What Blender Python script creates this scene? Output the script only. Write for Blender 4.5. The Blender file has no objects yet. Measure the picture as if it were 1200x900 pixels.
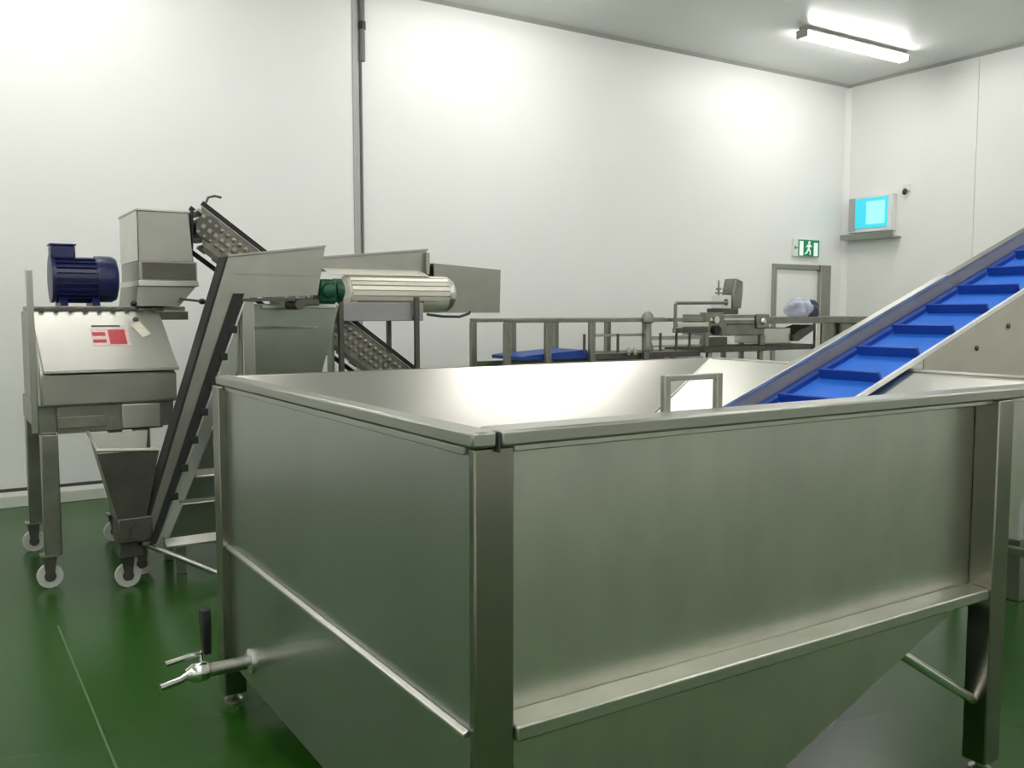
import bpy, bmesh, math, random
from mathutils import Vector, Matrix
random.seed(7)
SC = bpy.context.scene
COL = SC.collection

# ------------------------------------------------------------------ camera, world, exposure
F_PX, YAW, PITCH = 1065.0, math.radians(32.6), math.atan(85 / 1065.0)
cam_d = bpy.data.cameras.new('camera')
cam_d.sensor_width = 36.0
cam_d.lens = 36.0 * F_PX / 1200.0
cam_d.clip_start = 0.05
cam = bpy.data.objects.new('camera', cam_d)
COL.objects.link(cam)
cam.location = (0, 0, 1.5)
cam.rotation_euler = (math.pi / 2 - PITCH, 0, -YAW)
SC.camera = cam
world = bpy.data.worlds.new('world')
SC.world = world
world.use_nodes = True
world.node_tree.nodes['Background'].inputs[0].default_value = (0.5, 0.52, 0.5, 1)
world.node_tree.nodes['Background'].inputs[1].default_value = 0.05
SC.view_settings.view_transform = 'Standard'
SC.view_settings.look = 'None'
SC.view_settings.gamma = 1.0
SC.view_settings.use_curve_mapping = False
SC.view_settings.exposure = 1.02
LAMP_STRENGTH = 16.0

# ------------------------------------------------------------------ room numbers (metres)
RX0, RX1, RY0, RY1, RZ = -4.0, 10.353, -3.4, 7.936, 4.47


# ------------------------------------------------------------------ materials
def mat(name, col, rough=0.5, metal=0.0, spec=0.5, vary=0.0, vscale=6.0, stretch=(1, 1, 1), rvary=0.0,
        bump=0.0, bscale=30.0, emit=None, estr=0.0, coat=0.0, spots=None):
    m = bpy.data.materials.new(name)
    m.use_nodes = True
    nt = m.node_tree
    b = nt.nodes['Principled BSDF']
    b.inputs['Base Color'].default_value = (*col, 1)
    b.inputs['Roughness'].default_value = rough
    b.inputs['Metallic'].default_value = metal
    b.inputs['Specular IOR Level'].default_value = spec
    b.inputs['Coat Weight'].default_value = coat
    b.inputs['Coat Roughness'].default_value = 0.12
    tc = nt.nodes.new('ShaderNodeTexCoord')
    mp = nt.nodes.new('ShaderNodeMapping')
    mp.inputs['Scale'].default_value = stretch
    nt.links.new(tc.outputs['Object'], mp.inputs['Vector'])
    if vary or rvary:
        n = nt.nodes.new('ShaderNodeTexNoise')
        n.inputs['Scale'].default_value = vscale
        n.inputs['Detail'].default_value = 2.0
        n.inputs['Roughness'].default_value = 0.62
        nt.links.new(mp.outputs['Vector'], n.inputs['Vector'])
        if vary:
            r = nt.nodes.new('ShaderNodeMapRange')
            r.inputs['From Min'].default_value = 0.3
            r.inputs['From Max'].default_value = 0.7
            r.inputs['To Min'].default_value = 1 - vary
            r.inputs['To Max'].default_value = 1 + vary
            nt.links.new(n.outputs['Fac'], r.inputs['Value'])
            h = nt.nodes.new('ShaderNodeVectorMath')
            h.operation = 'SCALE'
            h.inputs[0].default_value = col
            nt.links.new(r.outputs['Result'], h.inputs['Scale'])
            src = h.outputs['Vector']
            if spots:
                n3 = nt.nodes.new('ShaderNodeTexNoise')
                n3.inputs['Scale'].default_value = spots[1]
                n3.inputs['Detail'].default_value = 3.0
                nt.links.new(tc.outputs['Object'], n3.inputs['Vector'])
                rr = nt.nodes.new('ShaderNodeMapRange')
                rr.inputs['From Min'].default_value = 0.60
                rr.inputs['From Max'].default_value = 0.72
                nt.links.new(n3.outputs['Fac'], rr.inputs['Value'])
                mx = nt.nodes.new('ShaderNodeMix')
                mx.data_type = 'RGBA'
                nt.links.new(rr.outputs['Result'], mx.inputs['Factor'])
                nt.links.new(src, mx.inputs['A'])
                mx.inputs['B'].default_value = (*spots[0], 1)
                src = mx.outputs['Result']
            nt.links.new(src, b.inputs['Base Color'])
        if rvary:
            r2 = nt.nodes.new('ShaderNodeMapRange')
            r2.inputs['From Min'].default_value = 0.3
            r2.inputs['From Max'].default_value = 0.7
            r2.inputs['To Min'].default_value = max(0.03, rough - rvary)
            r2.inputs['To Max'].default_value = rough + rvary
            nt.links.new(n.outputs['Fac'], r2.inputs['Value'])
            nt.links.new(r2.outputs['Result'], b.inputs['Roughness'])
    if bump:
        n2 = nt.nodes.new('ShaderNodeTexNoise')
        n2.inputs['Scale'].default_value = bscale
        n2.inputs['Detail'].default_value = 1.5
        nt.links.new(mp.outputs['Vector'], n2.inputs['Vector'])
        bp = nt.nodes.new('ShaderNodeBump')
        bp.inputs['Strength'].default_value = bump
        bp.inputs['Distance'].default_value = 0.01
        nt.links.new(n2.outputs['Fac'], bp.inputs['Height'])
        nt.links.new(bp.outputs['Normal'], b.inputs['Normal'])
    if emit:
        b.inputs['Emission Color'].default_value = (*emit, 1)
        b.inputs['Emission Strength'].default_value = estr
    return m


M = {
    'wall': mat('white_wall_cladding', (0.87, 0.87, 0.85), 0.42, vary=0.012, vscale=1.2, rvary=0.05),
    'ceiling': mat('white_ceiling_cladding', (0.73, 0.74, 0.72), 0.28, vary=0.015, vscale=1.0),
    'floor': mat('green_resin_floor', (0.019, 0.078, 0.008), 0.24, vary=0.12, vscale=0.8, spec=0.24),
    'joint': mat('pale_floor_sealant', (0.07, 0.15, 0.055), 0.45),
    'kerb': mat('white_kerb_resin', (0.62, 0.64, 0.58), 0.45, vary=0.06, vscale=3),
    'seal_shade': mat('dark_sealant_shade', (0.06, 0.06, 0.055), 0.6),
    'trim': mat('grey_trim', (0.42, 0.42, 0.40), 0.45),
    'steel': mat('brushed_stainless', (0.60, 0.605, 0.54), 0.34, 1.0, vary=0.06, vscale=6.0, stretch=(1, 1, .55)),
    'steel_side_shade': mat('brushed_stainless_shaded', (0.46, 0.475, 0.455), 0.31, 1.0, vary=0.05, vscale=2.0, stretch=(1, 1, .4)),  # darker copy of the stainless; carries the shade of the tank's left side
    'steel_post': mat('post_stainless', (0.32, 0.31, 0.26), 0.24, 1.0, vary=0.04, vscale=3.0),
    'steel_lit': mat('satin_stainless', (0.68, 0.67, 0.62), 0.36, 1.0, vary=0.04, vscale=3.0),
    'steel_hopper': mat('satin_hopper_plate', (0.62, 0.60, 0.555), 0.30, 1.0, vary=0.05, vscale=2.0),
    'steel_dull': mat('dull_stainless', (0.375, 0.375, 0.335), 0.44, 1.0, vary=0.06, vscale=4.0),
    'steel_dark': mat('dark_stained_steel', (0.13, 0.125, 0.11), 0.5, 0.85, vary=0.15, vscale=8.0),
    'steel_rail': mat('rail_stainless', (0.42, 0.425, 0.38), 0.34, 1.0, vary=0.03, vscale=3.0),
    'chrome': mat('polished_steel', (0.80, 0.80, 0.76), 0.16, 1.0),
    'cream': mat('beige_side_sheet', (0.52, 0.49, 0.42), 0.45, 0.3, vary=0.05, vscale=5),
    'belt': mat('blue_conveyor_belt', (0.022, 0.165, 0.72), 0.42, vary=0.06, vscale=5),
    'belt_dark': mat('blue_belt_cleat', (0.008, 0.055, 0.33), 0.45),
    'motor_blue': mat('dark_blue_enamel', (0.010, 0.016, 0.085), 0.35, vary=0.1, vscale=12),
    'motor_green': mat('green_enamel', (0.006, 0.075, 0.032), 0.4, vary=0.15, vscale=14),
    'steel_worn': mat('worn_frame_steel', (0.28, 0.275, 0.24), 0.42, 0.95, vary=0.15, vscale=7),
    'chain_pin': mat('chain_pin_steel', (0.34, 0.33, 0.29), 0.45, 0.9),
    'steel_tank': mat('tank_side_stainless', (0.30, 0.33, 0.29), 0.28, 1.0, vary=0.06, vscale=4),
    'guard': mat('grey_side_guard', (0.36, 0.36, 0.38), 0.5, 0.45, vary=0.05, vscale=5),
    'chain': mat('worn_chain_steel', (0.22, 0.21, 0.175), 0.5, 0.8, vary=0.25, vscale=20),
    'rubber': mat('black_rubber', (0.012, 0.012, 0.011), 0.6),
    'black': mat('black_plastic', (0.010, 0.010, 0.010), 0.35),
    'grey_plastic': mat('grey_wheel_plastic', (0.55, 0.55, 0.52), 0.5),
    'white_plastic': mat('white_plastic', (0.78, 0.78, 0.76), 0.4),
    'red': mat('red_print', (0.50, 0.05, 0.06), 0.5),
    'pink': mat('faded_label', (0.72, 0.52, 0.50), 0.55, vary=0.15, vscale=40),
    'tag': mat('cream_tag', (0.78, 0.72, 0.60), 0.6, vary=0.08, vscale=30),
    'drum': mat('pale_drum_bar', (0.74, 0.72, 0.63), 0.42, 0.35, vary=0.04, vscale=5),
    'exit_green': mat('exit_sign_green', (0.01, 0.22, 0.10), 0.4, emit=(0.01, 0.30, 0.13), estr=0.10),
    'exit_white': mat('exit_sign_white', (0.8, 0.85, 0.8), 0.4, emit=(0.8, 1.0, 0.9), estr=0.2),
    'lamp': mat('lamp_diffuser', (0.9, 0.9, 0.88), 0.4, emit=(1.0, 0.985, 0.955), estr=LAMP_STRENGTH),
    'lamp_body': mat('lamp_grey_body', (0.42, 0.42, 0.40), 0.5),
    'uv': mat('cyan_glow', (0.02, 0.18, 0.22), 0.4, emit=(0.06, 0.80, 1.0), estr=0.38),
    'uv_core': mat('cyan_tube_glow', (0.05, 0.25, 0.28), 0.4, emit=(0.30, 0.95, 1.0), estr=0.62),
    'bag': mat('blue_white_film', (0.50, 0.53, 0.66), 0.3, vary=0.35, vscale=9, bump=0.5, bscale=18),
    'bag_dark': mat('navy_film', (0.05, 0.05, 0.10), 0.35),
    'cable': mat('cable_grey', (0.16, 0.16, 0.15), 0.5),
}


# ------------------------------------------------------------------ mesh builder
class MB:
    def __init__(s):
        s.v, s.f = [], []

    def add(s, vs, fs):
        o = len(s.v)
        s.v += [Vector(p) for p in vs]
        s.f += [[i + o for i in f] for f in fs]
        return s

    def box(s, x0, x1, y0, y1, z0, z1):
        return s.add([(x0, y0, z0), (x1, y0, z0), (x1, y1, z0), (x0, y1, z0), (x0, y0, z1), (x1, y0, z1), (x1, y1, z1), (x0, y1, z1)],
                     [(0, 3, 2, 1), (4, 5, 6, 7), (0, 1, 5, 4), (1, 2, 6, 5), (2, 3, 7, 6), (3, 0, 4, 7)])

    def bar(s, p0, p1, w, h, upv=(0, 0, 1)):
        """rectangular bar from p0 to p1, w sideways, h along 'up'"""
        p0, p1 = Vector(p0), Vector(p1)
        d = (p1 - p0).normalized()
        side = d.cross(Vector(upv)).normalized()
        u = side.cross(d)
        a, b = side * w / 2, u * h / 2
        vs = [p0 - a - b, p0 + a - b, p0 + a + b, p0 - a + b, p1 - a - b, p1 + a - b, p1 + a + b, p1 - a + b]
        return s.add(vs, [(0, 3, 2, 1), (4, 5, 6, 7), (0, 1, 5, 4), (1, 2, 6, 5), (2, 3, 7, 6), (3, 0, 4, 7)])

    def lathe(s, p0, axis, prof, n=20):
        p0, ax = Vector(p0), Vector(axis).normalized()
        a = ax.orthogonal().normalized()
        b = ax.cross(a)
        vs, fs = [], []
        for t, r in prof:
            for k in range(n):
                w = 2 * math.pi * k / n
                vs.append(p0 + ax * t + (a * math.cos(w) + b * math.sin(w)) * r)
        for i in range(len(prof) - 1):
            for k in range(n):
                k2 = (k + 1) % n
                fs.append((i * n + k, i * n + k2, (i + 1) * n + k2, (i + 1) * n + k))
        fs.append(tuple(range(n))[::-1])
        m = (len(prof) - 1) * n
        fs.append(tuple(range(m, m + n)))
        return s.add(vs, fs)

    def cyl(s, p0, p1, r, n=16):
        d = Vector(p1) - Vector(p0)
        return s.lathe(p0, d, [(0, r), (d.length, r)], n)

    def tube(s, path, r, n=8):
        P = [Vector(p) for p in path]
        vs, fs = [], []
        ref = Vector((0.13, 0.27, 0.95))
        for i, p in enumerate(P):
            t = (P[min(i + 1, len(P) - 1)] - P[max(i - 1, 0)]).normalized()
            a = (ref - t * ref.dot(t))
            if a.length < 1e-3:
                a = t.orthogonal()
            a.normalize()
            b = t.cross(a)
            for k in range(n):
                w = 2 * math.pi * k / n
                vs.append(p + (a * math.cos(w) + b * math.sin(w)) * r)
        for i in range(len(P) - 1):
            for k in range(n):
                k2 = (k + 1) % n
                fs.append((i * n + k, i * n + k2, (i + 1) * n + k2, (i + 1) * n + k))
        fs.append(tuple(range(n))[::-1])
        m = (len(P) - 1) * n
        fs.append(tuple(range(m, m + n)))
        return s.add(vs, fs)

    def prism(s, poly, axis, t0, t1):
        """poly: pairs in the two other axes (x,z for 'y'; y,z for 'x'; x,y for 'z')"""
        def P(a, b, t):
            return {'y': (a, t, b), 'x': (t, a, b), 'z': (a, b, t)}[axis]
        n = len(poly)
        vs = [P(a, b, t0) for a, b in poly] + [P(a, b, t1) for a, b in poly]
        fs = [tuple(range(n)), tuple(range(2 * n - 1, n - 1, -1))]
        fs += [(i, i + n, (i + 1) % n + n, (i + 1) % n) for i in range(n)]
        return s.add(vs, fs)

    def plate(s, pts, t):
        """flat sheet through pts, thickness t to the back of its normal"""
        P = [Vector(p) for p in pts]
        nrm = (P[1] - P[0]).cross(P[2] - P[0]).normalized()
        n = len(P)
        vs = P + [p - nrm * t for p in P]
        fs = [tuple(range(n)), tuple(range(2 * n - 1, n - 1, -1))]
        fs += [(i, i + n, (i + 1) % n + n, (i + 1) % n) for i in range(n)]
        return s.add(vs, fs)

    def frustum(s, bot, top, zb, zt, t=None):
        """solid: bot/top = (x0,x1,y0,y1)"""
        vs = []
        for (x0, x1, y0, y1), z in ((bot, zb), (top, zt)):
            vs += [(x0, y0, z), (x1, y0, z), (x1, y1, z), (x0, y1, z)]
        return s.add(vs, [(0, 3, 2, 1), (4, 5, 6, 7), (0, 1, 5, 4), (1, 2, 6, 5), (2, 3, 7, 6), (3, 0, 4, 7)])

    def build(s, name, m, parent=None, bevel=0.0, seg=2, sharp=35):
        c = sum(s.v, Vector()) / len(s.v)
        me = bpy.data.meshes.new(name)
        me.from_pydata([p - c for p in s.v], [], s.f)
        bm = bmesh.new()
        bm.from_mesh(me)
        bmesh.ops.recalc_face_normals(bm, faces=bm.faces)
        bm.to_mesh(me)
        bm.free()
        me.polygons.foreach_set('use_smooth', [True] * len(me.polygons))
        me.set_sharp_from_angle(angle=math.radians(sharp))
        me.materials.append(M[m])
        o = bpy.data.objects.new(name, me)
        COL.objects.link(o)
        place(o, c, parent)
        if bevel:
            bv = o.modifiers.new('edge', 'BEVEL')
            bv.width = bevel
            bv.segments = seg
            bv.limit_method = 'ANGLE'
            bv.angle_limit = math.radians(40)
        return o


WLOC = {}


def place(o, world_loc, parent):
    world_loc = Vector(world_loc)
    if parent:
        o.parent = parent
        o.location = world_loc - WLOC[parent.name]
    else:
        o.location = world_loc
    WLOC[o.name] = world_loc


def again(o, delta, parent=None, rot=None):
    """a copy of a part (sharing its mesh) moved by delta; its children come along"""
    c = o.copy()
    COL.objects.link(c)
    c.parent = None
    place(c, WLOC[o.name] + Vector(delta), parent if parent is not None else o.parent)
    if rot:
        c.rotation_euler = rot
    for ch in list(o.children):
        k = ch.copy()
        COL.objects.link(k)
        k.parent = None
        place(k, WLOC[ch.name] + Vector(delta), c)
    return c


def tag(o, label, cat, group=None):
    o['label'] = label
    o['category'] = cat
    if group:
        o['group'] = group
    return o


def thing(name, label, cat, loc, group=None):
    o = bpy.data.objects.new(name, None)
    COL.objects.link(o)
    o.empty_display_size = 0.2
    place(o, loc, None)
    return tag(o, label, cat, group)


def struct(o):
    o['kind'] = 'structure'
    return o


def arc(cx, cz, r, a0, a1, n):
    return [(cx + r * math.cos(a0 + (a1 - a0) * i / n), cz + r * math.sin(a0 + (a1 - a0) * i / n)) for i in range(n + 1)]


# ================================================================== THE ROOM
fl = struct(MB().box(RX0, RX1, RY0, RY1, -0.1, 0).build('floor', 'floor'))
MB().box(0.452, 0.460, RY0 + .1, 4.75, 0.0, 0.0015).build('floor_joint', 'joint', fl)
struct(MB().box(RX0, RX1, RY0, RY1, RZ, RZ + 0.1).build('ceiling', 'ceiling'))
wb = struct(MB().box(RX0, RX1, RY1 + .012, RY1 + 0.12, 0, RZ).build('wall_back', 'seal_shade'))
for a, b in ((RX0, -0.30), (-0.292, 3.408), (3.418, RX1)):
    if a > 3:      # last panel runs round the door opening
        MB().prism([(a, 0.0), (9.0, 0.0), (9.0, 2.08), (9.9, 2.08), (9.9, 0.0), (b, 0.0), (b, RZ), (a, RZ)], 'y', RY1, RY1 + .012).build('wall_panel', 'wall', wb)
    else:
        MB().box(a, b, RY1, RY1 + .012, 0, RZ).build('wall_panel', 'wall', wb)
wr = struct(MB().box(RX1 + .012, RX1 + .12, RY0, RY1, 0, RZ).build('wall_right', 'seal_shade'))
for a, b in ((RY0, 0.85), (0.856, 3.50), (3.506, 6.154), (6.160, RY1)):
    MB().box(RX1, RX1 + .012, a, b, 0, RZ).build('wall_panel', 'wall', wr)
struct(MB().box(RX0 - .1, RX0, RY0, RY1, 0, RZ).build('wall_left', 'wall'))
struct(MB().box(RX0, RX1, RY0 - .1, RY0, 0, RZ).build('wall_front', 'wall'))
# kerbs
kp = [(RY1, 0), (RY1, .112), (RY1 - .03, .112), (RY1 - .075, .085), (RY1 - .085, .0)]
kb = struct(MB().prism(kp, 'x', RX0, 8.93).build('baseboard_back', 'kerb', bevel=.004))
MB().box(RX0, 8.93, RY1 - .02, RY1, .112, .135).build('shadow_gap_line', 'seal_shade', kb)  # dark strip painted in for the shadow gap above the kerb
kp = [(RX1, 0), (RX1, .112), (RX1 - .03, .112), (RX1 - .075, .085), (RX1 - .085, .0)]
struct(MB().prism(kp, 'y', RY0, RY1 - .09).build('baseboard_right', 'kerb', bevel=.004))
# trims: joint cover on the back wall, ceiling coving, corner post
struct(MB().box(3.345, 3.406, RY1 - .012, RY1, .14, RZ - .03).build('trim_1', 'trim', bevel=.002))
struct(MB().prism([(RY1, RZ), (RY1 - .035, RZ), (RY1, RZ - .035)], 'x', RX0, RX1).build('trim_2', 'trim'))
struct(MB().prism([(RX1, RZ), (RX1 - .035, RZ), (RX1, RZ - .035)], 'y', RY0, RY1).build('trim_3', 'trim'))
struct(MB().prism([(RX1, RY1), (RX1 - .06, RY1), (RX1, RY1 - .06)], 'z', .12, RZ - .05).build('trim_4', 'wall', bevel=.004))

# door
dr = bpy.data.objects.new('door_1', None)
COL.objects.link(dr)
place(dr, (9.45, RY1, 0), None)
struct(dr)
leaf = MB().box(9.01, 9.83, RY1 + .001, RY1 + .008, .01, 2.04).build('door_leaf', 'wall', dr)
MB().box(8.955, 9.015, RY1 - .035, RY1, 0, 2.10).build('door_jamb', 'steel_dull', dr, bevel=.004)
MB().box(9.825, 10.02, RY1 - .06, RY1, 0, 2.10).build('door_jamb', 'steel_dull', dr, bevel=.004)
MB().box(9.015, 9.825, RY1 - .035, RY1, 2.04, 2.10).build('door_head', 'steel_dull', dr, bevel=.004)
MB().tube([(9.76, RY1, 1.02), (9.76, RY1 - .05, 1.02), (9.64, RY1 - .05, 1.02)], .011).build('door_handle', 'chrome', dr)

# exit sign
ex = thing('exit_sign', 'green and white running figure exit sign above the steel door frame', 'sign', (9.555, RY1, 2.2))
MB().box(9.313, 9.800, RY1 - .035, RY1, 2.20, 2.425).build('sign_box', 'white_plastic', ex, bevel=.004)
pg = MB().box(9.395, 9.796, RY1 - .039, RY1 - .035, 2.206, 2.419).build('green_panel', 'exit_green', ex)
ya, yb = RY1 - .043, RY1 - .039
MB().prism([(9.318, 2.312), (9.345, 2.345), (9.345, 2.322), (9.385, 2.322), (9.385, 2.302), (9.345, 2.302), (9.345, 2.279)], 'y', ya + .006, yb + .004).build('arrow', 'exit_green', ex)
MB().lathe((9.60, ya, 2.385), (0, 1, 0), [(0, .019), (.004, .019)], 14).build('figure_head', 'exit_white', ex)
MB().prism([(9.575, 2.362), (9.618, 2.362), (9.648, 2.335), (9.640, 2.324), (9.612, 2.340), (9.606, 2.305), (9.632, 2.275), (9.628, 2.225),
            (9.612, 2.225), (9.612, 2.268), (9.585, 2.288), (9.560, 2.245), (9.515, 2.235), (9.512, 2.248), (9.548, 2.260), (9.574, 2.308),
            (9.574, 2.340), (9.545, 2.320), (9.538, 2.330)], 'y', ya, yb).build('figure_body', 'exit_white', ex)
MB().prism([(9.415, 2.215), (9.485, 2.215), (9.485, 2.40), (9.415, 2.40)], 'y', ya, yb).build('doorway_mark', 'exit_white', ex)
MB().prism([(9.690, 2.215), (9.765, 2.215), (9.765, 2.385), (9.690, 2.385)], 'y', ya, yb).build('doorway_mark', 'exit_white', ex)

# insect killer on the right wall
ik = thing('insect_killer', 'wall-mounted insect trap with a glowing cyan tube panel', 'insect trap', (RX1, 7.46, 2.43))
MB().box(RX1 - .10, RX1, 7.17, 7.80, 2.52, 2.985).build('housing', 'white_plastic', ik, bevel=.012)
MB().box(RX1 - .112, RX1 - .10, 7.225, 7.70, 2.575, 2.955).build('glow_panel', 'uv', ik, bevel=.004)
MB().box(RX1 - .118, RX1 - .112, 7.26, 7.53, 2.62, 2.91).build('tube_glow', 'uv_core', ik, bevel=.003)
MB().prism([(RX1, 2.43), (RX1 - .17, 2.43), (RX1 - .19, 2.50), (RX1 - .175, 2.50), (RX1 - .16, 2.445), (RX1, 2.445)], 'y', 7.09, 7.87).build('catch_tray', 'steel_rail', ik)
MB().box(RX1 - .11, RX1 - .095, 7.70, 7.80, 2.55, 2.97).build('side_grille', 'trim', ik, bevel=.003)

sn = thing('wall_sensor', 'tiny white bracket sensor with a dark lens beside the insect trap', 'sensor', (RX1, 7.03, 2.95))
MB().box(RX1 - .05, RX1, 6.99, 7.07, 3.0, 3.075).build('bracket', 'white_plastic', sn, bevel=.008)
MB().lathe((RX1 - .05, 7.03, 3.0), (-.35, 0, -1), [(-.02, .022), (.02, .028), (.04, .024), (.05, .012)], 14).build('lens', 'black', sn)

# conduit beside the wall joint
cd = thing('cable_conduit', 'dark grey conduit and thin cable running down the back wall joint', 'conduit', (3.43, RY1, 2.0))
MB().cyl((3.434, RY1 - .03, 3.78), (3.434, RY1 - .03, RZ), .026, 12).build('conduit_pipe', 'cable', cd)
MB().lathe((3.434, RY1 - .03, 4.06), (0, 0, 1), [(0, .034), (.07, .034)], 12).build('coupling', 'black', cd)
MB().cyl((3.425, RY1 - .012, 2.0), (3.425, RY1 - .012, 3.80), .011, 8).build('cable', 'cable', cd)


# ceiling lights: battens in rows, parallel with the back wall
def batten(x, y, label, group):
    t = thing('ceiling_light', label, 'ceiling light', (x, y, RZ), group)
    L = .885
    MB().box(x - L, x + L, y - .030, y + .030, RZ - .03, RZ).build('spine', 'lamp_body', t)
    MB().box(x - L, x + L, y - .075, y + .075, RZ - .048, RZ - .03).build('housing', 'lamp_body', t, bevel=.004)
    MB().prism([(y - .066, RZ - .048), (y - .066, RZ - .085), (y - .045, RZ - .110), (y + .045, RZ - .110), (y + .066, RZ - .085), (y + .066, RZ - .048)],
               'x', x - L + .03, x + L - .03).build('diffuser', 'lamp', t)
    for s in (-1, 1):
        MB().box(x + s * (L - .015) - .014, x + s * (L - .015) + .014, y - .070, y + .070, RZ - .113, RZ - .0485).build('end_cap', 'lamp_body', t, bevel=.006)
    return t


for iy, y in enumerate((6.60, 3.30, 0.9, -1.6)):  # last two rows are unseen battens added to fill the wall light
    for ix, x in enumerate((8.70, 4.62, 0.80, -2.95)):
        if (ix, iy) == (0, 0):
            batten(x, y, 'lit fluorescent batten on the ceiling close to the corner of the room', 'batten lights on the ceiling')
        else:
            batten(x, y, 'lit fluorescent batten in the rows of lights over the machines, front rows added as fill', 'batten lights on the ceiling')

# ================================================================== BIG HOPPER TANK
XA, XB, YA, YB = 0.915, 3.48, 1.575, 3.49      # skin planes
YP = YA + .060                                  # front skin, set back behind posts and rails
ZB, ZL, ZR = 0.165, 0.62, 1.258
tk = thing('hopper_tank', 'large rectangular stainless steel hopper tank with rimmed top and open inside', 'tank', (2.2, 2.5, 0))
# skins
for y0, nm in ((YP, 'front'), (YB - .012, 'back')):
    MB().prism([(XA + .03, ZL), (2.895, ZL), (XB - .03, ZR - .02), (XA + .03, ZR - .02)], 'y', y0, y0 + .006).build(nm + '_panel', 'steel', tk)
    MB().prism([(XA + .03, ZB), (1.74, ZB), (2.87, ZL - .02), (2.87, ZL), (XA + .03, ZL)], 'y', y0, y0 + .006).build(nm + '_skirt', 'steel', tk)
MB().box(XA + .002, XA + .010, YA + .0225, YB, ZL, ZR - .02).build('side_panel', 'steel_side_shade', tk)
MB().box(XA + .002, XA + .010, YA + .0225, YB, ZB, ZL).build('side_skirt', 'steel_side_shade', tk)
MB().plate([(2.89, YP + .007, ZL), (2.89, YB - .028, ZL), (XB - .035, YB - .028, ZR - .02), (XB - .035, YP + .007, ZR - .02)], .006).build('end_panel', 'steel', tk)
MB().plate([(1.74, YP + .007, ZB), (1.74, YB - .028, ZB), (2.86, YB - .028, ZL - .02), (2.86, YP + .007, ZL - .02)], .006).build('sloping_base', 'steel_dull', tk)
MB().box(XA + .01, 1.74, YP + .007, YB - .03, ZB - .006, ZB).build('base', 'steel_dull', tk)
# inner hopper plates
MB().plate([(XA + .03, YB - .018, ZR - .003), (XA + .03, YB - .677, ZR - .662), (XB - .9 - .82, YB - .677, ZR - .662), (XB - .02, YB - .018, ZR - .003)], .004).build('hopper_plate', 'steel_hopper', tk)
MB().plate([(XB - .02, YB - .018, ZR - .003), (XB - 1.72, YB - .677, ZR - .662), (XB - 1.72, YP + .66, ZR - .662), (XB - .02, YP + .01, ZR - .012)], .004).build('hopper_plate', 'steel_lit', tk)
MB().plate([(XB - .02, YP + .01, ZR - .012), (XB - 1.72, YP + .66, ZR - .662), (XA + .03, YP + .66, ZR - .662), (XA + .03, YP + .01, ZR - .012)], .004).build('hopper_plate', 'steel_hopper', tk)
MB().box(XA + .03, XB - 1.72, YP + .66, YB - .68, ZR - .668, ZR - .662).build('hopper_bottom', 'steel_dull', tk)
# seam strip along the corner of the far and end plates
MB().bar((XB - .03, YB - .04, ZR - .012), (XB - 1.6, YB - .64, ZR - .615), .012, .008).build('weld_seam', 'steel_dark', tk)
# rim
MB().box(XA - .012, XA + .048, YA - .015, YB + .01, ZR - .034, ZR).build('rim_rail', 'steel_rail', tk, bevel=.006)
MB().box(XA + .056, XB + .03, YA - .02, YP + .014, ZR - .034, ZR).build('rim_rail', 'steel_rail', tk, bevel=.006)
MB().box(XA + .05, XB + .03, YB - .014, YB + .012, ZR - .034, ZR - .002).build('rim_rail', 'steel_post', tk, bevel=.002)
MB().box(XB - .03, XB + .03, YP + .016, YB - .040, ZR - .034, ZR).build('rim_rail', 'steel_rail', tk, bevel=.006)
MB().box(XA + .10, XB - .06, YA + .004, YP - .001, ZR - .050, ZR - .035).build('rim_lip', 'steel', tk, bevel=.003)
MB().box(XA - .006, XA + .0015, YA + .03, YB - .09, ZR - .052, ZR - .035).build('rim_lip', 'steel_side_shade', tk, bevel=.002)
MB().box(XA + .05, XA + .053, YA - .018, YA + .02, ZR - .045, ZR - .002).build('rim_gap', 'seal_shade', tk)
# ledges
lp = [(YP - .001, ZL + .006), (YA - .012, ZL + .001), (YA - .012, ZL - .034), (YP - .001, ZL - .034)]
MB().prism(lp, 'x', XA + .098, 2.80).build('ledge_rail', 'steel', tk, bevel=.005, seg=3)
lp = [(XA + .001, ZL + .006), (XA - .014, ZL + .001), (XA - .014, ZL - .010), (XA + .001, ZL - .012)]
MB().prism(lp, 'y', YA + .024, YB - .084).build('ledge_rail', 'steel_lit', tk, bevel=.003)
# posts
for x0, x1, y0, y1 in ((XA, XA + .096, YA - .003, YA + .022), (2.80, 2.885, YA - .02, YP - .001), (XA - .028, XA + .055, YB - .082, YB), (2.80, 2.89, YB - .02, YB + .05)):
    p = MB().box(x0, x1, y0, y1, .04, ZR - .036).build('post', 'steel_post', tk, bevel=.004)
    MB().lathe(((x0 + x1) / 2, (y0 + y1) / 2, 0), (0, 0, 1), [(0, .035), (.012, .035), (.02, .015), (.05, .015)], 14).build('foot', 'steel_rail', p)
# diagonal struts under the slope
MB().cyl((2.80, YA + .03, .245), (2.47, YA + .10, .46), .017, 12).build('strut', 'chrome', tk)
MB().cyl((2.80, YB - .03, .245), (2.47, YB - .10, .46), .017, 12).build('strut', 'chrome', tk)
# U handle inside the front rim
hx0, hx1, hy = 1.507, 1.683, YA + .085
MB().box(hx0 - .010, hx0 + .010, hy - .009, hy + .009, 1.12, 1.345).build('handle_leg', 'steel_rail', tk, bevel=.003)
MB().box(hx1 - .010, hx1 + .010, hy - .009, hy + .009, 1.12, 1.345).build('handle_leg', 'steel_rail', tk, bevel=.003)
MB().box(hx0 + .011, hx1 - .011, hy - .009, hy + .009, 1.330, 1.345).build('handle_bar', 'steel_rail', tk, bevel=.003)
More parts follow.
